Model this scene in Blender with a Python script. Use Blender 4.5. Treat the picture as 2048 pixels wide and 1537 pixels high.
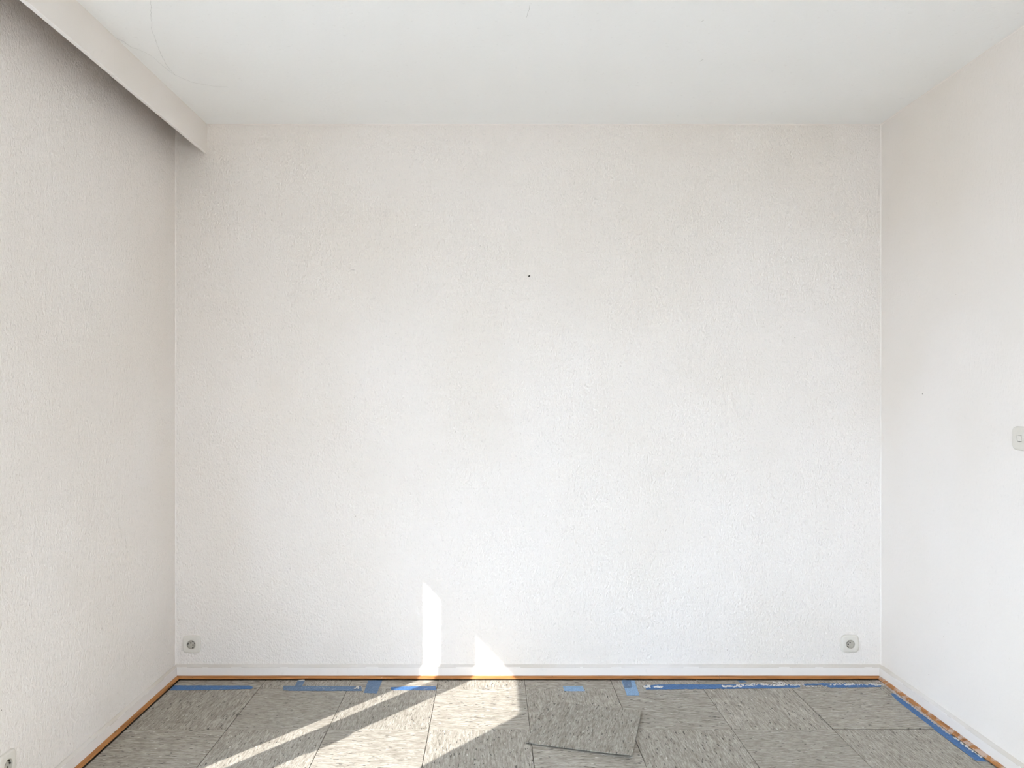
import bpy, bmesh, math, random
from mathutils import Vector, Matrix, noise

random.seed(7)
for o in list(bpy.data.objects):
    bpy.data.objects.remove(o, do_unlink=True)
scene = bpy.context.scene
COL = scene.collection

# ------------------------------------------------------------------ camera, sky, sun, exposure
EYE = 1.3316                     # camera height
FPX = 1465.0                     # focal length in pixels of the 2048 px wide frame
cam_d = bpy.data.cameras.new('camera')
cam_d.sensor_fit = 'HORIZONTAL'
cam_d.sensor_width = 36.0
cam_d.lens = FPX / 2048.0 * 36.0
cam_d.shift_x = 40.0 / 2048.0
cam_d.shift_y = 18.5 / 2048.0
cam_d.clip_start = 0.02
cam = bpy.data.objects.new('camera', cam_d)
COL.objects.link(cam)
cam.location = (0, 0, EYE)
cam.rotation_euler = (math.radians(90), 0, 0)
scene.camera = cam

world = bpy.data.worlds.new('sky')
scene.world = world
world.use_nodes = True
bg = world.node_tree.nodes['Background']
bg.inputs['Color'].default_value = (0.685, 0.825, 1.0, 1)
bg.inputs['Strength'].default_value = 7.0

sun_d = bpy.data.lights.new('sun', 'SUN')
sun_d.energy = 5.1
sun_d.angle = math.radians(0.30)
sun_d.color = (1.0, 0.985, 0.96)
sun = bpy.data.objects.new('sun', sun_d)
COL.objects.link(sun)
SUN = Vector((0.683, 0.797, -0.70)).normalized()
sun.rotation_euler = SUN.to_track_quat('-Z', 'Y').to_euler()
sun.location = (-6, -6, 7)

vs = scene.view_settings
scene.display_settings.display_device = 'sRGB'
vs.view_transform = 'Standard'
vs.look = 'None'
vs.gamma = 1.0
vs.use_curve_mapping = False
vs.exposure = 1.23
cy = scene.cycles
cy.max_bounces = 8
cy.diffuse_bounces = 7
cy.glossy_bounces = 4
cy.transparent_max_bounces = 12
cy.caustics_reflective = False
cy.caustics_refractive = False
cy.sample_clamp_indirect = 12.0
cy.use_adaptive_sampling = True
cy.adaptive_threshold = 0.04

# ------------------------------------------------------------------ room measures (metres)
BACK = 3.4257
LEFT = -1.481
RIGHT = 1.819
REAR = -1.3
CEIL = 2.59
WALL = 0.30
WIN_Z0, WIN_Z1 = 0.16, 2.30          # sill and head of the two windows in the left wall
WIN_A = (0.82, 2.07)                 # window_1 along the left wall
FILL_WIN_B = (-0.95, 0.45)                # added window, unseen, for more sun bounce off the floor
FILL_WIN_C = (0.0, 1.10)                 # added window behind the camera, to brighten the left wall
FILL_WIN_CZ = (0.12, 2.25)

# ------------------------------------------------------------------ materials
def nodes_of(name):
    m = bpy.data.materials.new(name)
    m.use_nodes = True
    nt = m.node_tree
    b = nt.nodes['Principled BSDF']
    return m, nt, b

def N(nt, kind, **kw):
    n = nt.nodes.new(kind)
    for k, v in kw.items():
        setattr(n, k, v)
    return n

def noise_node(nt, vec, scale, detail=2.0, rough=0.5, dims='3D', w=None):
    n = N(nt, 'ShaderNodeTexNoise', noise_dimensions=dims)
    n.inputs['Scale'].default_value = scale
    n.inputs['Detail'].default_value = detail
    n.inputs['Roughness'].default_value = rough
    nt.links.new(vec, n.inputs['Vector'])
    if w is not None:
        nt.links.new(w, n.inputs['W'])
    return n.outputs['Fac']

def ramp(nt, fac, stops, interp='LINEAR'):
    r = N(nt, 'ShaderNodeValToRGB')
    r.color_ramp.interpolation = interp
    e = r.color_ramp.elements
    while len(e) < len(stops):
        e.new(0.5)
    for i, (p, c) in enumerate(stops):
        e[i].position = p
        e[i].color = (*c, 1) if len(c) == 3 else c
    nt.links.new(fac, r.inputs['Fac'])
    return r.outputs['Color']

def mapping(nt, scale=(1, 1, 1), rot=(0, 0, 0)):
    tc = N(nt, 'ShaderNodeTexCoord')
    mp = N(nt, 'ShaderNodeMapping')
    mp.inputs['Scale'].default_value = scale
    mp.inputs['Rotation'].default_value = rot
    nt.links.new(tc.outputs['Object'], mp.inputs['Vector'])
    return mp.outputs['Vector']

def mix(nt, fac, a, b, kind='MIX'):
    n = N(nt, 'ShaderNodeMix', data_type='RGBA', blend_type=kind)
    for sock, v in ((n.inputs[0], fac), (n.inputs[6], a), (n.inputs[7], b)):
        if hasattr(v, 'links'):
            nt.links.new(v, sock)
        elif isinstance(v, (int, float)):
            sock.default_value = v
        else:
            sock.default_value = (*v, 1)
    return n.outputs[2]

def math_node(nt, op, a, b):
    n = N(nt, 'ShaderNodeMath', operation=op)
    for s, v in ((n.inputs[0], a), (n.inputs[1], b)):
        if hasattr(v, 'links'):
            nt.links.new(v, s)
        else:
            s.default_value = v
    return n.outputs[0]

def bump(nt, b, height, dist, strength=1.0):
    n = N(nt, 'ShaderNodeBump')
    n.inputs['Distance'].default_value = dist
    n.inputs['Strength'].default_value = strength
    nt.links.new(height, n.inputs['Height'])
    nt.links.new(n.outputs['Normal'], b.inputs['Normal'])

def plaster(name, col, relief, rough=0.85, tint=0.03, scale=95.0, pits=0.10):
    m, nt, b = nodes_of(name)
    v = mapping(nt, (1, 1, 0.7))
    n1 = noise_node(nt, v, scale, 2.0, 0.55)
    n3 = noise_node(nt, v, 2.2, 1.0)
    h = n1
    c2 = tuple(max(0, c - tint * k) for c, k in zip(col, (0.8, 1.0, 1.4)))
    c = ramp(nt, n3, [(0.35, col), (0.7, c2)])
    # low spots of the roller finish are coloured darker
    sp = ramp(nt, n1, [(0.25, (1, 1, 1)), (0.34, (0, 0, 0))])
    c = mix(nt, math_node(nt, 'MULTIPLY', sp, pits), c, (0.45, 0.42, 0.38))
    nt.links.new(c, b.inputs['Base Color'])
    b.inputs['Roughness'].default_value = rough
    b.inputs['Specular IOR Level'].default_value = 0.25
    bump(nt, b, h, relief)
    return m

M = {}
WALLC = (0.845, 0.792, 0.744)
M['wall'] = plaster('textured_wall_paint', WALLC, 0.0048, scale=130.0, pits=0.22)
M['wall_smooth'] = plaster('smooth_wall_paint', WALLC, 0.0013)
M['ceiling'] = plaster('ceiling_paint', (0.91, 0.905, 0.89), 0.0006, tint=0.015, scale=60)
M['board'] = plaster('valance_paint', (0.84, 0.79, 0.745), 0.0005, rough=0.6, scale=50)
M['baseboard'] = plaster('baseboard_paint', (0.83, 0.785, 0.745), 0.0012, rough=0.45, scale=40)

def flat(name, col, rough=0.5, metal=0.0, var=0.0, scale=60.0, relief=0.0):
    m, nt, b = nodes_of(name)
    v = mapping(nt)
    n = noise_node(nt, v, scale, 2.0)
    lo = tuple(c * (1 - var) for c in col)
    c = ramp(nt, n, [(0.35, lo), (0.65, col)])
    nt.links.new(c, b.inputs['Base Color'])
    b.inputs['Roughness'].default_value = rough
    b.inputs['Metallic'].default_value = metal
    if relief:
        bump(nt, b, n, relief)
    return m

M['plastic'] = flat('socket_plastic', (0.72, 0.675, 0.60), 0.45, var=0.03)
M['cup'] = flat('socket_cup_plastic', (0.50, 0.46, 0.39), 0.5, var=0.06)
M['hole'] = flat('contact_hole_black', (0.012, 0.011, 0.010), 0.8)
M['contact'] = flat('earth_contact_metal', (0.12, 0.11, 0.10), 0.45, metal=0.6)
M['nail'] = flat('dark_iron', (0.02, 0.017, 0.015), 0.5, metal=0.5)
M['crack'] = flat('crack_line', (0.60, 0.59, 0.57), 0.9)
M['mark'] = flat('dirt_speck', (0.22, 0.18, 0.15), 0.9)
M['subfloor'] = flat('subfloor_adhesive', (0.06, 0.045, 0.03), 0.9, var=0.4)
M['crumb'] = flat('plaster_crumb', (0.72, 0.69, 0.65), 0.95, var=0.25, scale=300)
M['crumb_pink'] = flat('foam_crumb', (0.62, 0.52, 0.46), 0.95, var=0.35, scale=250)
M['frame'] = flat('window_frame_paint', (0.78, 0.77, 0.75), 0.4, var=0.02)
M['shutter'] = flat('shutter_plastic', (0.52, 0.50, 0.46), 0.5, var=0.05)
M['ground'] = flat('outdoor_paving', (0.33, 0.32, 0.30), 0.9, var=0.25, scale=1.5)
M['dust'] = plaster('dusty_caulk', (0.70, 0.66, 0.625), 0.0016, rough=0.8, tint=0.10, scale=45)
M['edge_white'] = plaster('valance_bottom_edge', (0.90, 0.86, 0.83), 0.0004, rough=0.5, scale=50)
M['cavity_shade'] = flat('brown_cavity_shade', (0.24, 0.15, 0.085), 0.8, var=0.3)  # dark brown that paints shade into the valance cavity
M['metal'] = flat('handle_metal', (0.6, 0.6, 0.6), 0.3, metal=1.0)

# glass: clear, a little reflection
m, nt, b = nodes_of('window_glass')
nt.nodes.remove(b)
tr = N(nt, 'ShaderNodeBsdfTransparent')
tr.inputs['Color'].default_value = (0.96, 0.96, 0.96, 1)
gl = N(nt, 'ShaderNodeBsdfGlossy')
gl.inputs['Roughness'].default_value = 0.02
ms = N(nt, 'ShaderNodeMixShader')
ms.inputs[0].default_value = 0.05
nt.links.new(tr.outputs[0], ms.inputs[1])
nt.links.new(gl.outputs[0], ms.inputs[2])
nt.links.new(ms.outputs[0], nt.nodes['Material Output'].inputs['Surface'])
M['glass'] = m

# marbled vinyl tile, streaks along the tile's own X
def tile_material(name, gain=1.0, fleck=1.0):
    m, nt, b = nodes_of(name)
    oi = N(nt, 'ShaderNodeObjectInfo')
    w = math_node(nt, 'MULTIPLY', oi.outputs['Random'], 37.0)
    def st(sx, sy, detail, rough=0.55):
        return noise_node(nt, mapping(nt, (sx, sy, 1)), 1.0, detail, rough, '4D', w)
    g = lambda *c: tuple(x * gain * k for x, k in zip(c, (1.0, 0.968, 0.93)))
    broad = st(9, 34, 3.0)
    streak = st(24, 170, 3.0, 0.6)
    fine = st(70, 420, 2.0)
    c1 = ramp(nt, streak, [(0.30, g(0.25, 0.23, 0.195)), (0.50, g(0.40, 0.38, 0.342)), (0.70, g(0.55, 0.535, 0.495))])
    c2 = ramp(nt, broad, [(0.30, (0.80, 0.79, 0.77)), (0.70, (1.0, 1.0, 1.0))])
    c = mix(nt, 1.0, c1, c2, 'MULTIPLY')
    c3 = ramp(nt, fine, [(0.32, (0.74, 0.73, 0.71)), (0.62, (1, 1, 1))])
    c = mix(nt, 1.0, c, c3, 'MULTIPLY')
    dark = ramp(nt, st(38, 150, 1.5), [(0.64, (0, 0, 0)), (0.67, (1, 1, 1))])
    c = mix(nt, math_node(nt, 'MULTIPLY', dark, 0.85 * fleck), c, (0.055, 0.048, 0.04))
    w2 = math_node(nt, 'ADD', w, 91.0)
    lightf = noise_node(nt, mapping(nt, (46, 130, 1)), 1.0, 1.5, 0.5, '4D', w2)
    lf = ramp(nt, lightf, [(0.68, (0, 0, 0)), (0.73, (1, 1, 1))])
    c = mix(nt, math_node(nt, 'MULTIPLY', lf, 0.7), c, (0.70, 0.68, 0.63))
    hs = N(nt, 'ShaderNodeHueSaturation')
    vv = math_node(nt, 'ADD', math_node(nt, 'MULTIPLY', oi.outputs['Random'], 0.10), 0.95)
    nt.links.new(vv, hs.inputs['Value'])
    nt.links.new(c, hs.inputs['Color'])
    nt.links.new(hs.outputs[0], b.inputs['Base Color'])
    b.inputs['Roughness'].default_value = 0.55
    b.inputs['Specular IOR Level'].default_value = 0.3
    bump(nt, b, streak, 0.0006)
    return m
M['tile'] = tile_material('vinyl_tile', 1.04)
M['tile_loose'] = tile_material('loose_vinyl_tile', 0.92, 1.0)

def wood(name, axis_scale, worn):
    m, nt, b = nodes_of(name)
    g = noise_node(nt, mapping(nt, axis_scale), 1.0, 4.0, 0.6)
    c = ramp(nt, g, [(0.30, (0.23, 0.085, 0.022)), (0.55, (0.42, 0.18, 0.055)), (0.75, (0.52, 0.25, 0.09))])
    k = noise_node(nt, mapping(nt), 55.0, 2.0)
    kn = ramp(nt, k, [(0.72, (0, 0, 0)), (0.76, (1, 1, 1))])
    c = mix(nt, math_node(nt, 'MULTIPLY', kn, 0.8), c, (0.07, 0.035, 0.015))
    wn = ramp(nt, noise_node(nt, mapping(nt), 26.0, 4.0, 0.65), [(0.62 - worn, (0, 0, 0)), (0.70 - worn, (1, 1, 1))])
    c = mix(nt, math_node(nt, 'MULTIPLY', wn, 0.65), c, (0.58, 0.47, 0.40))
    nt.links.new(c, b.inputs['Base Color'])
    b.inputs['Roughness'].default_value = 0.5
    b.inputs['Specular IOR Level'].default_value = 0.3
    bump(nt, b, g, 0.0008)
    return m
M['wood_x'] = wood('stained_wood_bead', (5, 120, 120), -0.04)
M['wood_y'] = wood('stained_wood_bead_side', (120, 5, 120), -0.05)
M['wood_worn'] = wood('worn_wood_bead', (120, 5, 120), 0.13)

def tape_mat(name, col, patch):
    m, nt, b = nodes_of(name)
    v = mapping(nt)
    n = noise_node(nt, v, 150.0, 3.0, 0.6)
    n2 = noise_node(nt, v, 30.0, 3.0, 0.6)
    c = ramp(nt, n, [(0.3, tuple(x * 0.72 for x in col)), (0.7, tuple(min(1, x * 1.15) for x in col))])
    f = ramp(nt, n2, [(0.60, (0, 0, 0)), (0.72, (1, 1, 1))])
    c = mix(nt, math_node(nt, 'MULTIPLY', f, patch), c, (0.42, 0.45, 0.47))
    nt.links.new(c, b.inputs['Base Color'])
    b.inputs['Roughness'].default_value = 0.7
    bump(nt, b, n, 0.0012)
    return m
M['tape'] = tape_mat('blue_masking_tape', (0.062, 0.165, 0.37), 0.35)
M['tape_old'] = tape_mat('faded_masking_tape', (0.125, 0.20, 0.32), 0.4)
M['tape_pale'] = tape_mat('pale_masking_tape', (0.24, 0.39, 0.60), 0.3)

# ------------------------------------------------------------------ mesh helpers
def link(name, bm, mat, parent=None, smooth=False, loc=None):
    me = bpy.data.meshes.new(name)
    bmesh.ops.recalc_face_normals(bm, faces=bm.faces)
    bm.to_mesh(me)
    bm.free()
    if smooth:
        for p in me.polygons:
            p.use_smooth = True
    me.materials.append(M[mat])
    o = bpy.data.objects.new(name, me)
    COL.objects.link(o)
    if parent is not None:
        o.parent = parent
    if loc is not None:
        o.location = loc
    return o

def empty(name, loc=(0, 0, 0), rz=0.0):
    o = bpy.data.objects.new(name, None)
    COL.objects.link(o)
    o.location = loc
    o.rotation_euler = (0, 0, rz)
    o.empty_display_size = 0.05
    return o

def structure(o):
    o['kind'] = 'structure'
    return o

def tag(o, label, cat, group=None, kind=None):
    o['label'] = label
    o['category'] = cat
    if group:
        o['group'] = group
    if kind:
        o['kind'] = kind
    return o

def box(bm, x0, x1, y0, y1, z0, z1):
    v = [bm.verts.new(p) for p in ((x0, y0, z0), (x1, y0, z0), (x1, y1, z0), (x0, y1, z0),
                                   (x0, y0, z1), (x1, y0, z1), (x1, y1, z1), (x0, y1, z1))]
    for f in ((0, 3, 2, 1), (4, 5, 6, 7), (0, 1, 5, 4), (1, 2, 6, 5), (2, 3, 7, 6), (3, 0, 4, 7)):
        bm.faces.new([v[i] for i in f])
    return v

def box_obj(name, dims, mat, parent=None, bevel=0.0):
    bm = bmesh.new()
    box(bm, *dims)
    if bevel:
        bmesh.ops.bevel(bm, geom=bm.edges[:], offset=bevel, segments=2, affect='EDGES')
    return link(name, bm, mat, parent)

def extrude_profile(name, start, end, inward, profile, mat, seg=0.03, jit=0.0, parent=None, smooth=False, jit_from=0.0, freq=18.0):
    """profile: (distance from the wall, height) pairs, swept from start to end"""
    s, e, n = Vector(start), Vector(end), Vector(inward)
    L = (e - s).length
    k = max(2, int(L / seg))
    bm = bmesh.new()
    rows = []
    for i in range(k + 1):
        p = s.lerp(e, i / k)
        row = []
        for j, (d, z) in enumerate(profile):
            q = p + n * d + Vector((0, 0, z))
            if jit and z >= jit_from and d > 0:
                t = noise.noise_vector(Vector((q.x * freq, q.y * freq, j * 3.1)))
                q += n * (t.x * jit) + Vector((0, 0, t.z * jit))
            row.append(bm.verts.new(q))
        rows.append(row)
    m_ = len(profile)
    for i in range(k):
        for j in range(m_):
            a, c = j, (j + 1) % m_
            bm.faces.new((rows[i][a], rows[i][c], rows[i + 1][c], rows[i + 1][a]))
    bm.faces.new(rows[0])
    bm.faces.new(rows[-1])
    return link(name, bm, mat, parent, smooth)

# ------------------------------------------------------------------ room shell
floor = structure(box_obj('floor', (LEFT - WALL, RIGHT + WALL, REAR - WALL, BACK + WALL, -0.16, -0.0030), 'subfloor'))
ceiling = structure(box_obj('ceiling', (LEFT - WALL, RIGHT + WALL, REAR - WALL, BACK + WALL, CEIL, CEIL + 0.2), 'ceiling'))
wall_back = structure(box_obj('wall_back', (LEFT - WALL, RIGHT + WALL, BACK, BACK + WALL, -0.003, CEIL), 'wall'))
wall_right = structure(box_obj('wall_right', (RIGHT, RIGHT + WALL, REAR, BACK, -0.003, CEIL), 'wall_smooth'))
XO, YO = LEFT - WALL, REAR - WALL
bm = bmesh.new()
box(bm, XO, FILL_WIN_C[0], YO, REAR, -0.003, CEIL)
box(bm, FILL_WIN_C[1], RIGHT + WALL, YO, REAR, -0.003, CEIL)
box(bm, FILL_WIN_C[0], FILL_WIN_C[1], YO, REAR, -0.003, FILL_WIN_CZ[0])
box(bm, FILL_WIN_C[0], FILL_WIN_C[1], YO, REAR, FILL_WIN_CZ[1], CEIL)
wall_front = structure(link('wall_front', bm, 'wall_smooth'))
bm = bmesh.new()
ys = [REAR, FILL_WIN_B[0], FILL_WIN_B[1], WIN_A[0], WIN_A[1], BACK]
for a, c in zip(ys[0::2], ys[1::2]):
    box(bm, XO, LEFT, a, c, -0.003, CEIL)
for a, c in (WIN_A, FILL_WIN_B):
    box(bm, XO, LEFT, a, c, -0.003, WIN_Z0)
    box(bm, XO, LEFT, a, c, WIN_Z1, CEIL)
wall_left = structure(link('wall_left', bm, 'wall'))

# ground outside the window, one storey below
gr = structure(box_obj('ground', (-60, 60, -60, 60, -3.2, -3.0), 'ground'))

# caulked corner beads (painted)
CB = [(0.0, 0.0), (0.0042, 0.0), (0.0015, 0.0015), (0.0, 0.0042)]
def corner_bead(name, base, a, b_, length, up, mat, jit=0.0007):
    bm = bmesh.new()
    rows = []
    k = int(length / 0.02)
    for i in range(k + 1):
        p = Vector(base) + Vector(up) * (length * i / k)
        row = []
        for d, e in CB:
            t = 1.0 + 0.45 * noise.noise(p * 11.0) + 0.25 * noise.noise(p * 40.0)
            row.append(bm.verts.new(p + Vector(a) * d * t + Vector(b_) * e * t))
        rows.append(row)
    for i in range(k):
        for j in range(1, 3):
            bm.faces.new((rows[i][j], rows[i][j + 1], rows[i + 1][j + 1], rows[i + 1][j]))
    return structure(link(name, bm, mat, None, True))
corner_bead('trim_1', (LEFT, BACK, 0.06), (1, 0, 0), (0, -1, 0), CEIL - 0.06, (0, 0, 1), 'wall_smooth')
corner_bead('trim_2', (RIGHT, BACK, 0.06), (-1, 0, 0), (0, -1, 0), CEIL - 0.06, (0, 0, 1), 'wall_smooth')
corner_bead('trim_3', (-1.33, BACK, CEIL), (0, 0, -1), (0, -1, 0), RIGHT + 1.33, (1, 0, 0), 'wall_smooth')
corner_bead('trim_4', (RIGHT, REAR, CEIL), (-1, 0, 0), (0, 0, -1), BACK - REAR, (0, 1, 0), 'wall_smooth')

# baseboards with a sloped, over-painted top and a wooden quarter-round bead at the foot
BT = 0.0145
BP = [(0.0, 0.0), (BT, 0.0), (BT, 0.0525), (0.0132, 0.0552), (0.0035, 0.0620), (0.0, 0.0632)]
def second_material(o, mat, test):
    o.data.materials.append(M[mat])
    for p in o.data.polygons:
        if test(p):
            p.material_index = 1
    return o
sloped = lambda p: p.normal.z > 0.35 and p.center.z > 0.05
structure(second_material(extrude_profile('baseboard_back', (LEFT, BACK, 0), (RIGHT, BACK, 0), (0, -1, 0), BP, 'baseboard', 0.012, 0.0011, jit_from=0.05, freq=14), 'dust', sloped))
structure(second_material(extrude_profile('baseboard_left', (LEFT, REAR, 0), (LEFT, BACK - BT, 0), (1, 0, 0), BP, 'baseboard', 0.012, 0.0011, jit_from=0.05, freq=14), 'dust', sloped))
structure(second_material(extrude_profile('baseboard_right', (RIGHT, REAR, 0), (RIGHT, BACK - BT, 0), (-1, 0, 0), BP, 'baseboard', 0.012, 0.0011, jit_from=0.05, freq=14), 'dust', sloped))
structure(extrude_profile('baseboard_front', (LEFT + BT, REAR, 0), (RIGHT - BT, REAR, 0), (0, 1, 0), BP, 'baseboard', 0.05))

QR = 0.0152
QP = [(BT, 0.0052)] + [(BT + QR * math.cos(t), 0.0052 + (QR - 0.0046) * math.sin(t)) for t in [math.pi / 2 * i / 7 for i in range(8)]]
def bead(name, s, e, n, mat, jit=0.0006):
    return structure(extrude_profile(name, s, e, n, QP, mat, 0.02, jit, smooth=False, jit_from=0.006, freq=9))
bead('trim_5', (LEFT + BT, BACK, 0), (1.054, BACK, 0), (0, -1, 0), 'wood_x')
bead('trim_6', (1.0555, BACK, 0), (RIGHT - BT - 0.004, BACK, 0), (0, -1, 0), 'wood_x')
bead('trim_7', (LEFT, REAR + BT, 0), (LEFT, BACK - BT - QR, 0), (1, 0, 0), 'wood_y')
bead('trim_8', (RIGHT, REAR + BT, 0), (RIGHT, BACK - BT - QR, 0), (-1, 0, 0), 'wood_worn', 0.0012)

# ------------------------------------------------------------------ floor tiles, 40 cm, grain turned tile by tile
PITCH = 0.400
X0, Y0 = -0.2495, 3.3008          # one crossing of joints
GAP = 0.0011
XL, XR_, YF, YB = LEFT + 0.0265, RIGHT - 0.022, REAR + 0.016, BACK - 0.0265
tile_cache = {}
def tile_mesh(w, h):
    key = (round(w, 4), round(h, 4))
    if key not in tile_cache:
        bm = bmesh.new()
        box(bm, -w / 2, w / 2, -h / 2, h / 2, -0.0030, 0.0)
        top = [e for e in bm.edges if all(abs(v.co.z) < 1e-6 for v in e.verts)]
        bmesh.ops.bevel(bm, geom=top, offset=0.0004, segments=1, affect='EDGES')
        bmesh.ops.recalc_face_normals(bm, faces=bm.faces)
        me = bpy.data.meshes.new('tile')
        bm.to_mesh(me)
        bm.free()
        me.materials.append(M['tile'])
        tile_cache[key] = me
    return tile_cache[key]
rnd = random.Random(3)
for i in range(-4, 7):
    for j in range(-13, 2):
        xa, xb = X0 + i * PITCH, X0 + (i + 1) * PITCH
        ya, yb = Y0 + (j - 1) * PITCH, Y0 + j * PITCH
        xa, xb = max(xa, XL), min(xb, XR_)
        ya, yb = max(ya, YF), min(yb, YB)
        if xb - xa < 0.012 or yb - ya < 0.012:
            continue
        w, h = xb - xa - GAP * rnd.uniform(1.6, 2.7), yb - ya - GAP * rnd.uniform(0.8, 1.7)
        along_y = (i + j) % 2 != 0
        # row j=0 : i=-3 (leftmost) runs in depth
        me = tile_mesh(h, w) if along_y else tile_mesh(w, h)
        o = bpy.data.objects.new('tile', me)
        COL.objects.link(o)
        o.parent = floor
        rz = math.pi / 2 if along_y else 0.0
        if rnd.random() < 0.5:
            rz += math.pi
        o.rotation_euler = (rnd.uniform(-1, 1) * 0.0006, rnd.uniform(-1, 1) * 0.0006, rz)
        o.location = ((xa + xb) / 2, (ya + yb) / 2, rnd.uniform(-0.0002, 0.0001))
        if i == 4 and j == 0:      # its front edge has come up a little
            o.rotation_euler = (0.009, 0, rz)
            o.location.z += 0.0016

# ------------------------------------------------------------------ loose tile lying askew on the floor
bm = bmesh.new()
n = 16
g = {}
for s in (0, 1):
    for a in range(n + 1):
        for c in range(n + 1):
            u, v = a / n, c / n
            z = 0.0012 + 0.0050 * (u ** 1.6) * ((1 - v) ** 1.4) + 0.0030 * (1 - v) ** 3 * (1 - u) + 0.0045 * u ** 3
            g[s, a, c] = bm.verts.new(((u - 0.5) * 0.4, (v - 0.5) * 0.4, z + (0.0030 if s else 0.0)))
for a in range(n):
    for c in range(n):
        for s in (0, 1):
            bm.faces.new((g[s, a, c], g[s, a + 1, c], g[s, a + 1, c + 1], g[s, a, c + 1]))
for a in range(n):
    for q in (0, n):
        bm.faces.new((g[0, a, q], g[0, a + 1, q], g[1, a + 1, q], g[1, a, q]))
        bm.faces.new((g[0, q, a], g[0, q, a + 1], g[1, q, a + 1], g[1, q, a]))
# the streaks run along the mesh's own X, so the mesh is turned a quarter
bmesh.ops.rotate(bm, verts=bm.verts[:], cent=(0, 0, 0), matrix=Matrix.Rotation(math.radians(-90), 3, 'Z'))
lt = link('loose_floor_tile', bm, 'tile_loose')
lt.location = (0.375, 2.915, 0.0006)
lt.rotation_euler = (0, 0, math.radians(90 - 16.3))
tag(lt, 'loose grey marbled vinyl tile lying askew on top of the laid floor', 'floor tile')

# ------------------------------------------------------------------ strips of blue masking tape on the floor
def tape(name, pts, mat, label, z=0.0006, rough=0.0010, wrinkle=0.0010, step=0.006, seed=0, thick=0.0005):
    """pts: outline on the floor in metres; edges get subdivided and a little ragged"""
    r = random.Random(seed)
    out = []
    for i, p in enumerate(pts):
        a, b_ = Vector(p), Vector(pts[(i + 1) % len(pts)])
        k = max(1, int((b_ - a).length / step))
        for t in range(k):
            q = a.lerp(b_, t / k)
            if t:
                q += Vector((r.uniform(-1, 1), r.uniform(-1, 1))) * rough
            out.append(q)
    bm = bmesh.new()
    vs_ = [bm.verts.new((q.x, q.y, z)) for q in out]
    f = bm.faces.new(vs_)
    bmesh.ops.triangulate(bm, faces=[f])
    long_e = [e for e in bm.edges if e.calc_length() > 0.02]
    bmesh.ops.subdivide_edges(bm, edges=long_e, cuts=4, use_grid_fill=False)
    bmesh.ops.triangulate(bm, faces=bm.faces[:])
    for v in bm.verts:
        v.co.z += max(0.0, wrinkle * noise.noise(Vector((v.co.x * 60, v.co.y * 60, seed * 7.7))))
    top = bm.faces[:]
    ret = bmesh.ops.extrude_face_region(bm, geom=top)
    for e in ret['geom']:
        if isinstance(e, bmesh.types.BMVert):
            e.co.z += thick
    o = link(name, bm, mat)
    c = sum((v.co for v in o.data.vertices), Vector()) / len(o.data.vertices)
    o.data.transform(Matrix.Translation((-c.x, -c.y, 0)))
    o.location = (c.x, c.y, 0)
    return tag(o, label, 'tape', 'strips of blue masking tape on the floor')
T = 'masking_tape'
tape(T, [(-1.448, 3.335), (-1.101, 3.332), (-1.082, 3.315), (-1.082, 3.295), (-1.25, 3.284), (-1.443, 3.279)], 'tape',
     'long blue tape strip on the floor in the left corner of the room', seed=1)
tape(T, [(-0.948, 3.329), (-0.592, 3.323), (-0.582, 3.272), (-0.90, 3.273), (-0.935, 3.281)], 'tape_old',
     'faded blue tape strip crossing under the short stub of tape', seed=2)
tape(T, [(-0.899, 3.392), (-0.866, 3.392), (-0.862, 3.321), (-0.894, 3.321)], 'tape_old',
     'short stub of blue tape running from the wooden bead onto a faded strip', z=0.0014, seed=3)
tape(T, [(-0.573, 3.394), (-0.508, 3.394), (-0.510, 3.246), (-0.569, 3.250)], 'tape_old',
     'grey-blue tape piece pointing into the room, left of the sunlit strip', seed=4)
tape(T, [(-0.458, 3.312), (-0.40, 3.322), (-0.254, 3.326), (-0.249, 3.280), (-0.451, 3.281)], 'tape',
     'blue tape strip crossed by the narrow band of sunlight', seed=5)
tape(T, [(0.321, 3.325), (0.411, 3.328), (0.415, 3.270), (0.322, 3.270)], 'tape_pale',
     'small pale blue tape square near the loose tile', seed=6)
tape(T, [(0.600, 3.394), (0.660, 3.393), (0.649, 3.224), (0.594, 3.224)], 'tape_pale',
     'pale blue tape piece pointing into the room, right of the small square', seed=7)
tape(T, [(0.605, 3.394), (0.644, 3.394), (0.633, 3.312), (0.597, 3.301)], 'tape_old',
     'second short layer of tape stuck on the pale blue piece', z=0.0016, seed=8)
tape(T, [(0.697, 3.335), (0.79, 3.346), (1.064, 3.346), (1.268, 3.340), (1.407, 3.346), (1.393, 3.312), (1.253, 3.301),
         (1.048, 3.295), (0.823, 3.292), (0.691, 3.287)], 'tape',
     'longest blue tape strip, with white crumbs at both ends, along the back wall', rough=0.0018, wrinkle=0.003, seed=9)
tape(T, [(1.133, 3.394), (1.168, 3.394), (1.172, 3.369), (1.140, 3.366)], 'tape_old',
     'tiny scrap of blue tape against the wooden bead', seed=10)
tape(T, [(1.412, 3.352), (1.549, 3.358), (1.75, 3.346), (1.776, 3.342), (1.762, 3.318), (1.617, 3.309), (1.53, 3.309),
         (1.50, 3.338), (1.42, 3.333)], 'tape',
     'torn blue tape strip on the floor in the right corner of the room', rough=0.0018, wrinkle=0.003, seed=11)
tape(T, [(1.765, 3.243), (1.783, 3.246), (1.785, 3.157), (1.786, 3.024), (1.786, 2.909), (1.786, 2.809), (1.785, 2.698),
         (1.788, 2.645), (1.751, 2.651), (1.749, 2.80), (1.750, 3.00), (1.754, 3.18)], 'tape',
     'long blue tape strip along the worn bead of the right wall', rough=0.0012, wrinkle=0.0015, seed=12)

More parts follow.
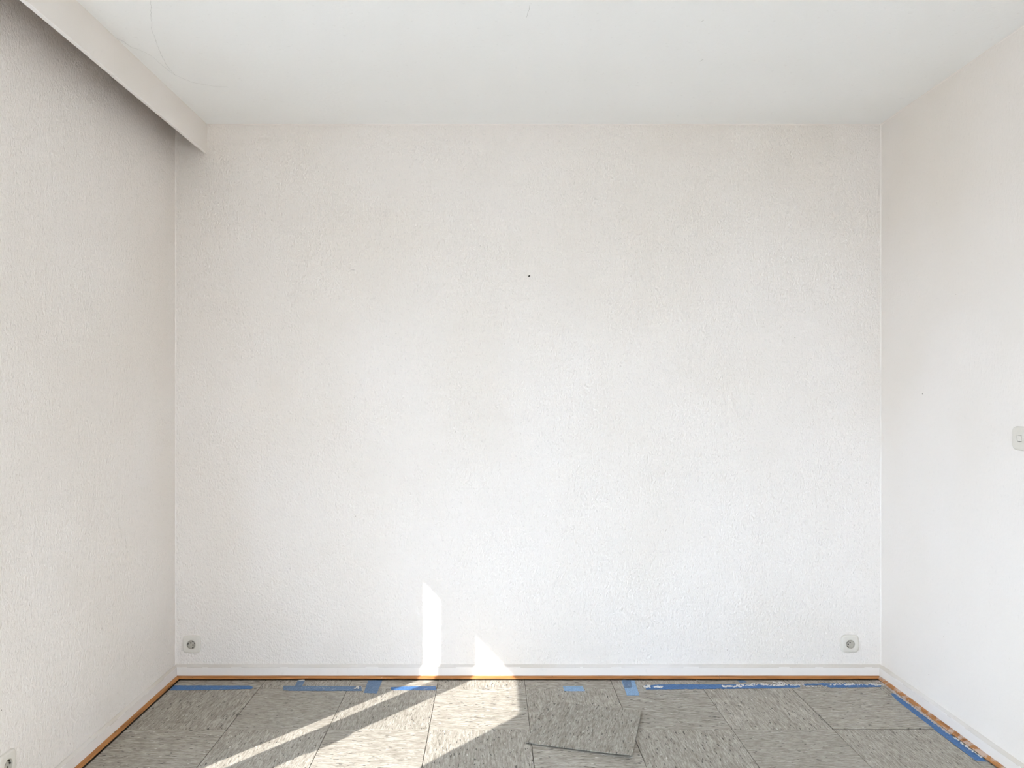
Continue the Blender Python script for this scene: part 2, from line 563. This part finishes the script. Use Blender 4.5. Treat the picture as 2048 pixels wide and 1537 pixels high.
# ------------------------------------------------------------------ crumbs of plaster and foam left on the tape
def crumbs(name, spots, mat, label, seed):
    """spots: (x, y, spread along x, spread along y, count, size)"""
    r = random.Random(seed)
    bm = bmesh.new()
    for (x, y, sx, sy, k, size) in spots:
        for _ in range(k):
            s = size * r.uniform(0.45, 1.15)
            c = Vector((x + r.uniform(-1, 1) * sx, y + r.uniform(-1, 1) * sy, 0.0006 + s * 0.42))
            mt = Matrix.Translation(c) @ Matrix.Rotation(r.uniform(0, 6.28), 4, 'Z') @ Matrix.Diagonal((s * r.uniform(.7, 1.5), s * r.uniform(.6, 1.1), s * r.uniform(.45, .8), 1))
            res = bmesh.ops.create_icosphere(bm, subdivisions=1, radius=1.0, matrix=mt)
            for v in res['verts']:
                v.co += Vector((r.uniform(-1, 1), r.uniform(-1, 1), r.uniform(-1, 1))) * s * 0.28
    o = link(name, bm, mat)
    return tag(o, label, 'crumbs', 'crumbs left on the tape', 'stuff')
crumbs('plaster_crumbs', [(-0.884, 3.388, 0.013, 0.004, 16, 0.0042)], 'crumb', 'pale plaster crumbs at the top of the short tape stub', 21)
crumbs('plaster_crumbs', [(-0.606, 3.306, 0.017, 0.011, 18, 0.0048), (-0.80, 3.302, 0.08, 0.004, 22, 0.0022)], 'crumb', 'plaster crumbs along the faded tape strip', 22)
crumbs('plaster_crumbs', [(0.703, 3.316, 0.014, 0.010, 22, 0.0055), (0.752, 3.314, 0.020, 0.009, 22, 0.0055)], 'crumb', 'white plaster crumbs on the left end of the longest tape', 23)
crumbs('plaster_crumbs', [(1.062, 3.322, 0.020, 0.007, 22, 0.005), (1.10, 3.318, 0.03, 0.006, 20, 0.0045), (1.155, 3.330, 0.045, 0.007, 30, 0.0045),
                          (1.22, 3.345, 0.035, 0.008, 26, 0.0045), (1.285, 3.333, 0.05, 0.006, 34, 0.005), (1.345, 3.338, 0.035, 0.007, 26, 0.0055),
                          (1.33, 3.362, 0.045, 0.006, 30, 0.0045), (1.40, 3.338, 0.025, 0.006, 16, 0.0045)], 'crumb',
       'thick row of white plaster crumbs on the right half of the longest tape', 24)
crumbs('plaster_crumbs', [(1.59, 3.342, 0.05, 0.006, 34, 0.004), (1.70, 3.342, 0.06, 0.005, 34, 0.004), (1.755, 3.338, 0.025, 0.006, 16, 0.004),
                          (1.47, 3.322, 0.05, 0.005, 24, 0.0032)], 'crumb',
       'white plaster crumbs on the torn tape in the right corner', 25)
crumbs('plaster_crumbs', [(1.785, 2.80, 0.004, 0.03, 22, 0.0045), (1.786, 2.735, 0.004, 0.03, 20, 0.0045), (1.785, 2.68, 0.004, 0.02, 12, 0.0038)], 'crumb',
       'white plaster crumbs at the near end of the right wall tape', 26)
crumbs('foam_crumbs', [(1.786, 3.33 - 0.05 * q, 0.004, 0.028, 26, 0.0046) for q in range(10)] + [(1.772, 3.372, 0.012, 0.01, 14, 0.005)], 'crumb_pink',
       'pinkish crumbling residue along the foot of the worn right bead', 27)
crumbs('plaster_crumbs', [(0.953, 3.392, 0.008, 0.003, 6, 0.003)], 'crumb', 'few plaster crumbs at the bead beside a tile joint', 28)

# ------------------------------------------------------------------ sockets and switch
def outline(k, half, p):
    pts = []
    for i in range(k):
        t = 2 * math.pi * i / k
        c, s = math.cos(t), math.sin(t)
        r = (abs(c) ** p + abs(s) ** p) ** (-1.0 / p)
        pts.append((c * r * half, s * r * half))
    return pts

def loft(bm, rings):
    vr = [[bm.verts.new(p) for p in ring] for ring in rings]
    k = len(rings[0])
    for a, b_ in zip(vr[:-1], vr[1:]):
        for i in range(k):
            bm.faces.new((a[i], a[(i + 1) % k], b_[(i + 1) % k], b_[i]))
    return vr

def disc(bm, x, z, y0, y1, r, k=20, sx=1.0, sz=1.0, rot=0.0):
    """short cylinder, axis along local y, front at y1 (towards the room is negative y)"""
    ring = []
    for yy in (y0, y1):
        row = []
        for i in range(k):
            t = 2 * math.pi * i / k
            a, c = math.cos(t) * r * sx, math.sin(t) * r * sz
            row.append((x + a * math.cos(rot) - c * math.sin(rot), yy, z + a * math.sin(rot) + c * math.cos(rot)))
        ring.append(row)
    vr = loft(bm, ring)
    bm.faces.new(vr[0])
    bm.faces.new(vr[1])

HALF, PT = 0.0415, 0.0105
def ring_at(half, y, p=4.6, k=64):
    return [(a, y, c) for a, c in outline(k, half, p)]

def socket(loc, rz, holes, notches, label):
    root = empty('wall_socket', loc, rz)
    k = 64
    bm = bmesh.new()
    circ = lambda r, y: [(r * math.cos(2 * math.pi * i / k), y, r * math.sin(2 * math.pi * i / k)) for i in range(k)]
    loft(bm, [ring_at(HALF, 0.0), ring_at(HALF, -0.004), ring_at(HALF - 0.001, -0.0065), ring_at(HALF - 0.0035, -0.0088),
              ring_at(HALF - 0.008, -0.0100), circ(0.0232, -PT), circ(0.0208, -PT), circ(0.0200, -PT + 0.0006)])
    link('cover_plate', bm, 'plastic', root, True)
    bm = bmesh.new()
    vr = loft(bm, [circ(0.0201, -PT + 0.0002), circ(0.0192, -0.0012)])
    bm.faces.new(vr[-1])
    cup = link('recess', bm, 'cup', root)
    bm = bmesh.new()
    disc(bm, 0, 0, -0.0012, -0.0032, 0.0135, 40)
    link('insert', bm, 'cup', root)
    for x, z in holes:
        bm = bmesh.new()
        disc(bm, x, z, -0.0030, -0.0036, 0.0028, 20)
        link('contact_hole', bm, 'hole', root)
    for x, z in notches:
        bm = bmesh.new()
        a = math.atan2(z, x)
        disc(bm, x, z, -0.0012, -0.0070, 0.0026, 12, 1.0, 1.1, a)
        link('earth_contact', bm, 'contact', root)
    return tag(root, label, 'socket', 'white wall sockets')
mm = lambda l: [(a / 1000, c / 1000) for a, c in l]
socket((-1.4030, BACK, 0.158), 0.0, mm([(-4.0, 6.1), (5.3, -3.4)]), mm([(6.1, 14.2), (15.4, 5.0), (5.3, -14.6), (-15.8, 2.3)]),
       'white wall socket on the back wall beside the left corner')
socket((1.6718, BACK, 0.160), 0.0, mm([(1.2, 5.6), (-7.6, -2.3)]), mm([(-7.8, 13.6), (-15.6, 6.1), (-8.0, -13.6)]),
       'white wall socket on the back wall beside the right corner')
socket((LEFT, 2.228, 0.197), math.pi / 2, mm([(-6.5, 6.5), (6.5, -6.5)]), mm([(11.0, 11.0), (-11.0, -11.0), (15.0, 2.0), (-15.0, -2.0)]),
       'white wall socket low on the left wall, cut by the picture corner')

sw = empty('light_switch', (RIGHT, 2.512, 1.176), -math.pi / 2)
bm = bmesh.new()
vr = loft(bm, [ring_at(HALF, 0.0), ring_at(HALF, -0.004), ring_at(HALF - 0.001, -0.0065), ring_at(HALF - 0.0035, -0.0085),
               ring_at(HALF - 0.010, -0.0098), ring_at(0.0112, -0.0102, 14.0)])
link('cover_plate', bm, 'plastic', sw, True)
bm = bmesh.new()
box(bm, -0.0112, 0.0112, -0.0062, -0.002, -0.0112, 0.0112)
link('rocker_recess', bm, 'hole', sw)
bm = bmesh.new()
box(bm, -0.0101, 0.0101, -0.0128, -0.0055, -0.0098, 0.0106)
for v in bm.verts:
    if v.co.y < -0.01 and v.co.z < 0:
        v.co.y += 0.0034
bmesh.ops.bevel(bm, geom=bm.edges[:], offset=0.0006, segments=2, affect='EDGES')
link('rocker', bm, 'plastic', sw)
tag(sw, 'white square light switch with a small rocker on the right wall', 'light switch')

# ------------------------------------------------------------------ valance board under the ceiling, in front of the left wall
val = empty('curtain_valance', (-1.3315, 2.0, 2.4515))
def valance_board(ya, yb, ta, tb, drop_a, drop_b, dx):
    bm = bmesh.new()
    k = max(2, int((yb - ya) / 0.03))
    rows = []
    for i in range(k + 1):
        t = i / k
        y = ya + (yb - ya) * t - 2.0
        th = ta + (tb - ta) * t
        dz = drop_a + (drop_b - drop_a) * t + 0.0009 * noise.noise(Vector((y * 9, 0, 3)))
        wob = 0.0007 * noise.noise(Vector((y * 7, 5, 0)))
        rows.append([bm.verts.new(p) for p in ((-th + dx, y, dz), (dx + wob - 0.0012, y, dz), (dx + wob, y, dz + 0.0014), (dx, y, CEIL - 2.4515), (-th + dx, y, CEIL - 2.4515))])
    for i in range(k):
        for j in range(5):
            bm.faces.new((rows[i][j], rows[i][(j + 1) % 5], rows[i + 1][(j + 1) % 5], rows[i + 1][j]))
    bm.faces.new(rows[0])
    bm.faces.new(rows[-1])
    o = link('board', bm, 'board', val)
    second_material(o, 'edge_white', lambda p: p.normal.z < -0.5)  # bottom faces take a lighter colour than the board face
    o.data.materials.append(M['cavity_shade'])  # back faces coloured dark brown, standing in for cavity shade
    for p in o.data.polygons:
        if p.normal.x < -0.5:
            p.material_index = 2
    return o
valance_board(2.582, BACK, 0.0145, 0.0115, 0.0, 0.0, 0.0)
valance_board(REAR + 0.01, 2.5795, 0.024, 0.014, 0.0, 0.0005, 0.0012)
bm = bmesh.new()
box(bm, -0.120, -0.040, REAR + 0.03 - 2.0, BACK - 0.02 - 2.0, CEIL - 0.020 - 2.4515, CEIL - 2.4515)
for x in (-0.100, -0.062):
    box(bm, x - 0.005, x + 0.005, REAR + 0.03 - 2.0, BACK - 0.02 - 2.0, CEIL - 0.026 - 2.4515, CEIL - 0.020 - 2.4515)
link('cavity_shade_track', bm, 'cavity_shade', val)  # unseen track, added in dark brown to deepen the cavity's shade
tag(val, 'off-white painted valance board under the ceiling along the left wall', 'valance')

# ------------------------------------------------------------------ nail, specks and hairline cracks
bm = bmesh.new()
disc(bm, 0, 0, 0.0, -0.006, 0.0030, 10)
disc(bm, 0.0006, -0.0004, -0.006, -0.0075, 0.0052, 12, 1.0, 0.7, 0.6)
nl = link('nail', bm, 'nail', None, False, (0.173, BACK, 1.879))
tag(nl, 'small dark nail left in the middle of the back wall', 'nail')

def speck(parent, co, nrm, r, stretch=1.0):
    bm = bmesh.new()
    q = Vector(nrm).to_track_quat('Z', 'Y').to_matrix().to_4x4()
    bmesh.ops.create_icosphere(bm, subdivisions=1, radius=1.0, matrix=Matrix.Translation(co) @ q @ Matrix.Diagonal((r * stretch, r, r * 0.4, 1)))
    link('speck', bm, 'mark', parent)
for x, z, r, s in ((-0.975, 1.638, 0.0018, 1), (-0.449, 1.610, 0.0016, 1), (-0.638, 0.756, 0.0022, 1), (1.417, 1.593, 0.0024, 1),
                   (-0.651, 1.908, 0.0009, 13), (-0.30, 0.30, 0.0012, 1), (1.10, 0.13, 0.0016, 1)):
    speck(wall_back, (x, BACK, z), (0, -1, 0), r, s)
for y, z, r in ((3.095, 1.329, 0.0028), (2.872, 1.72, 0.0014), (2.95, 0.35, 0.0014), (3.05, 0.16, 0.0016)):
    speck(wall_right, (RIGHT, y, z), (-1, 0, 0), r)
for y, z, r in ((2.212, 0.374, 0.0020), (2.956, 0.077, 0.0022), (2.70, 0.22, 0.0012)):
    speck(wall_left, (LEFT, y, z), (1, 0, 0), r)

def crack(pts, w):
    bm = bmesh.new()
    fine = []
    r = random.Random(int(pts[0][0] * 1000))
    for a, b_ in zip(pts[:-1], pts[1:]):
        a, b_ = Vector(a), Vector(b_)
        k = max(1, int((b_ - a).length / 0.012))
        for i in range(k):
            q = a.lerp(b_, i / k)
            if i:
                q += Vector((r.uniform(-1, 1), r.uniform(-1, 1))) * 0.0016
            fine.append(q)
    fine.append(Vector(pts[-1]))
    rows = []
    for i, q in enumerate(fine):
        d = (fine[min(i + 1, len(fine) - 1)] - fine[max(i - 1, 0)]).normalized()
        nv = Vector((-d.y, d.x)) * w * r.uniform(0.25, 0.6)
        rows.append([bm.verts.new((p.x, p.y, z)) for p, z in ((q + nv, CEIL - 0.0001), (q, CEIL - 0.0005), (q - nv, CEIL - 0.0001))])
    for a, b_ in zip(rows[:-1], rows[1:]):
        bm.faces.new((a[0], a[1], b_[1], b_[0]))
        bm.faces.new((a[1], a[2], b_[2], b_[1]))
    link('crack', bm, 'crack', ceiling)
crack([(-1.092, 2.343), (-1.171, 2.519), (-1.182, 2.55), (-1.22, 2.683), (-1.247, 2.806), (-1.252, 2.894)], 0.0011)
crack([(-1.333, 2.589), (-1.316, 2.619), (-1.313, 2.664), (-1.295, 2.676)], 0.0014)
crack([(-1.295, 2.676), (-1.271, 2.723), (-1.258, 2.885), (-1.212, 2.964), (-1.144, 2.998), (-1.086, 3.007)], 0.0010)
crack([(0.115, 2.452), (0.123, 2.373)], 0.0010)
crack([(0.788, 2.776), (0.796, 2.756)], 0.0020)
crack([(0.709, 2.478), (0.714, 2.468)], 0.0022)

# ------------------------------------------------------------------ windows outside the picture: one casts the sun patches, two are added as fill
def child(win, name, dims, mat, bevel=0.0):
    o = box_obj(name, dims, mat, None, bevel)
    o.parent = win
    o.matrix_parent_inverse = Matrix.Translation(win.location).inverted()
    return o
FX0, FX1 = -1.655, -1.585
def left_window(name, y0, y1, j0, j1, muls, handles):
    """opening y0..y1 in the left wall, frame jambs up to j0 and from j1, mullions between"""
    win = structure(empty(name, (LEFT, (y0 + y1) / 2, WIN_Z0)))
    z0, z1 = WIN_Z0, WIN_Z1
    child(win, 'frame', (FX0, FX1, j1, y1, z0, z1), 'frame')
    child(win, 'frame', (FX0, FX1, y0, j0, z0, z1), 'frame')
    child(win, 'frame', (FX0, FX1, j0, j1, z0, z0 + 0.09), 'frame')
    child(win, 'frame', (FX0, FX1, j0, j1, z1 - 0.09, z1), 'frame')
    for a, c in muls:
        child(win, 'mullion', (FX0, FX1, a, c, z0 + 0.09, z1 - 0.09), 'frame')
    ed = [j0] + [e for m_ in muls for e in m_] + [j1]
    for lo, hi in zip(ed[0::2], ed[1::2]):
        child(win, 'pane', (-1.622, -1.618, lo, hi, z0 + 0.09, z1 - 0.09), 'glass')
    for y in handles:
        child(win, 'handle', (-1.585, -1.545, y - 0.010, y + 0.010, 0.98, 1.02), 'metal', 0.003)
        child(win, 'handle', (-1.557, -1.540, y - 0.010, y + 0.010, 0.89, 1.02), 'metal', 0.003)
    child(win, 'sill', (FX1, LEFT + 0.02, y0, y1, z0 + 0.0005, z0 + 0.022), 'frame')
    # roller shutter, partly let down outside the glass
    child(win, 'shutter_rail', (-1.700, -1.685, y0, y1, 1.857, 1.885), 'shutter')
    z = 1.887
    while z < z1:
        child(win, 'shutter_slat', (-1.699, -1.687, y0, y1, z, min(z + 0.052, z1)), 'shutter')
        z += 0.053
left_window('window_1', WIN_A[0], WIN_A[1], 0.975, 1.95, [(1.6596, 1.780)], [1.70])
left_window('fill_window_left', FILL_WIN_B[0], FILL_WIN_B[1], FILL_WIN_B[0] + 0.1, FILL_WIN_B[1] - 0.1, [(-0.31, -0.19)], [-0.25])  # added unseen window; its sun patch on the floor supplies bounce light
win = structure(empty('fill_window_rear', (0.55, REAR, FILL_WIN_CZ[0])))  # added unseen window, lights the left wall from behind the camera
fy0, fy1 = REAR - 0.174, REAR - 0.104
z0, z1 = FILL_WIN_CZ
child(win, 'frame', (FILL_WIN_C[0], FILL_WIN_C[0] + 0.1, fy0, fy1, z0, z1), 'frame')
child(win, 'frame', (FILL_WIN_C[1] - 0.1, FILL_WIN_C[1], fy0, fy1, z0, z1), 'frame')
child(win, 'frame', (FILL_WIN_C[0] + 0.1, FILL_WIN_C[1] - 0.1, fy0, fy1, z0, z0 + 0.09), 'frame')
child(win, 'frame', (FILL_WIN_C[0] + 0.1, FILL_WIN_C[1] - 0.1, fy0, fy1, z1 - 0.09, z1), 'frame')
child(win, 'pane', (FILL_WIN_C[0] + 0.1, FILL_WIN_C[1] - 0.1, fy0 + 0.033, fy0 + 0.037, z0 + 0.09, z1 - 0.09), 'glass')
child(win, 'sill', (FILL_WIN_C[0], FILL_WIN_C[1], fy1, REAR + 0.02, z0 + 0.0005, z0 + 0.022), 'frame')
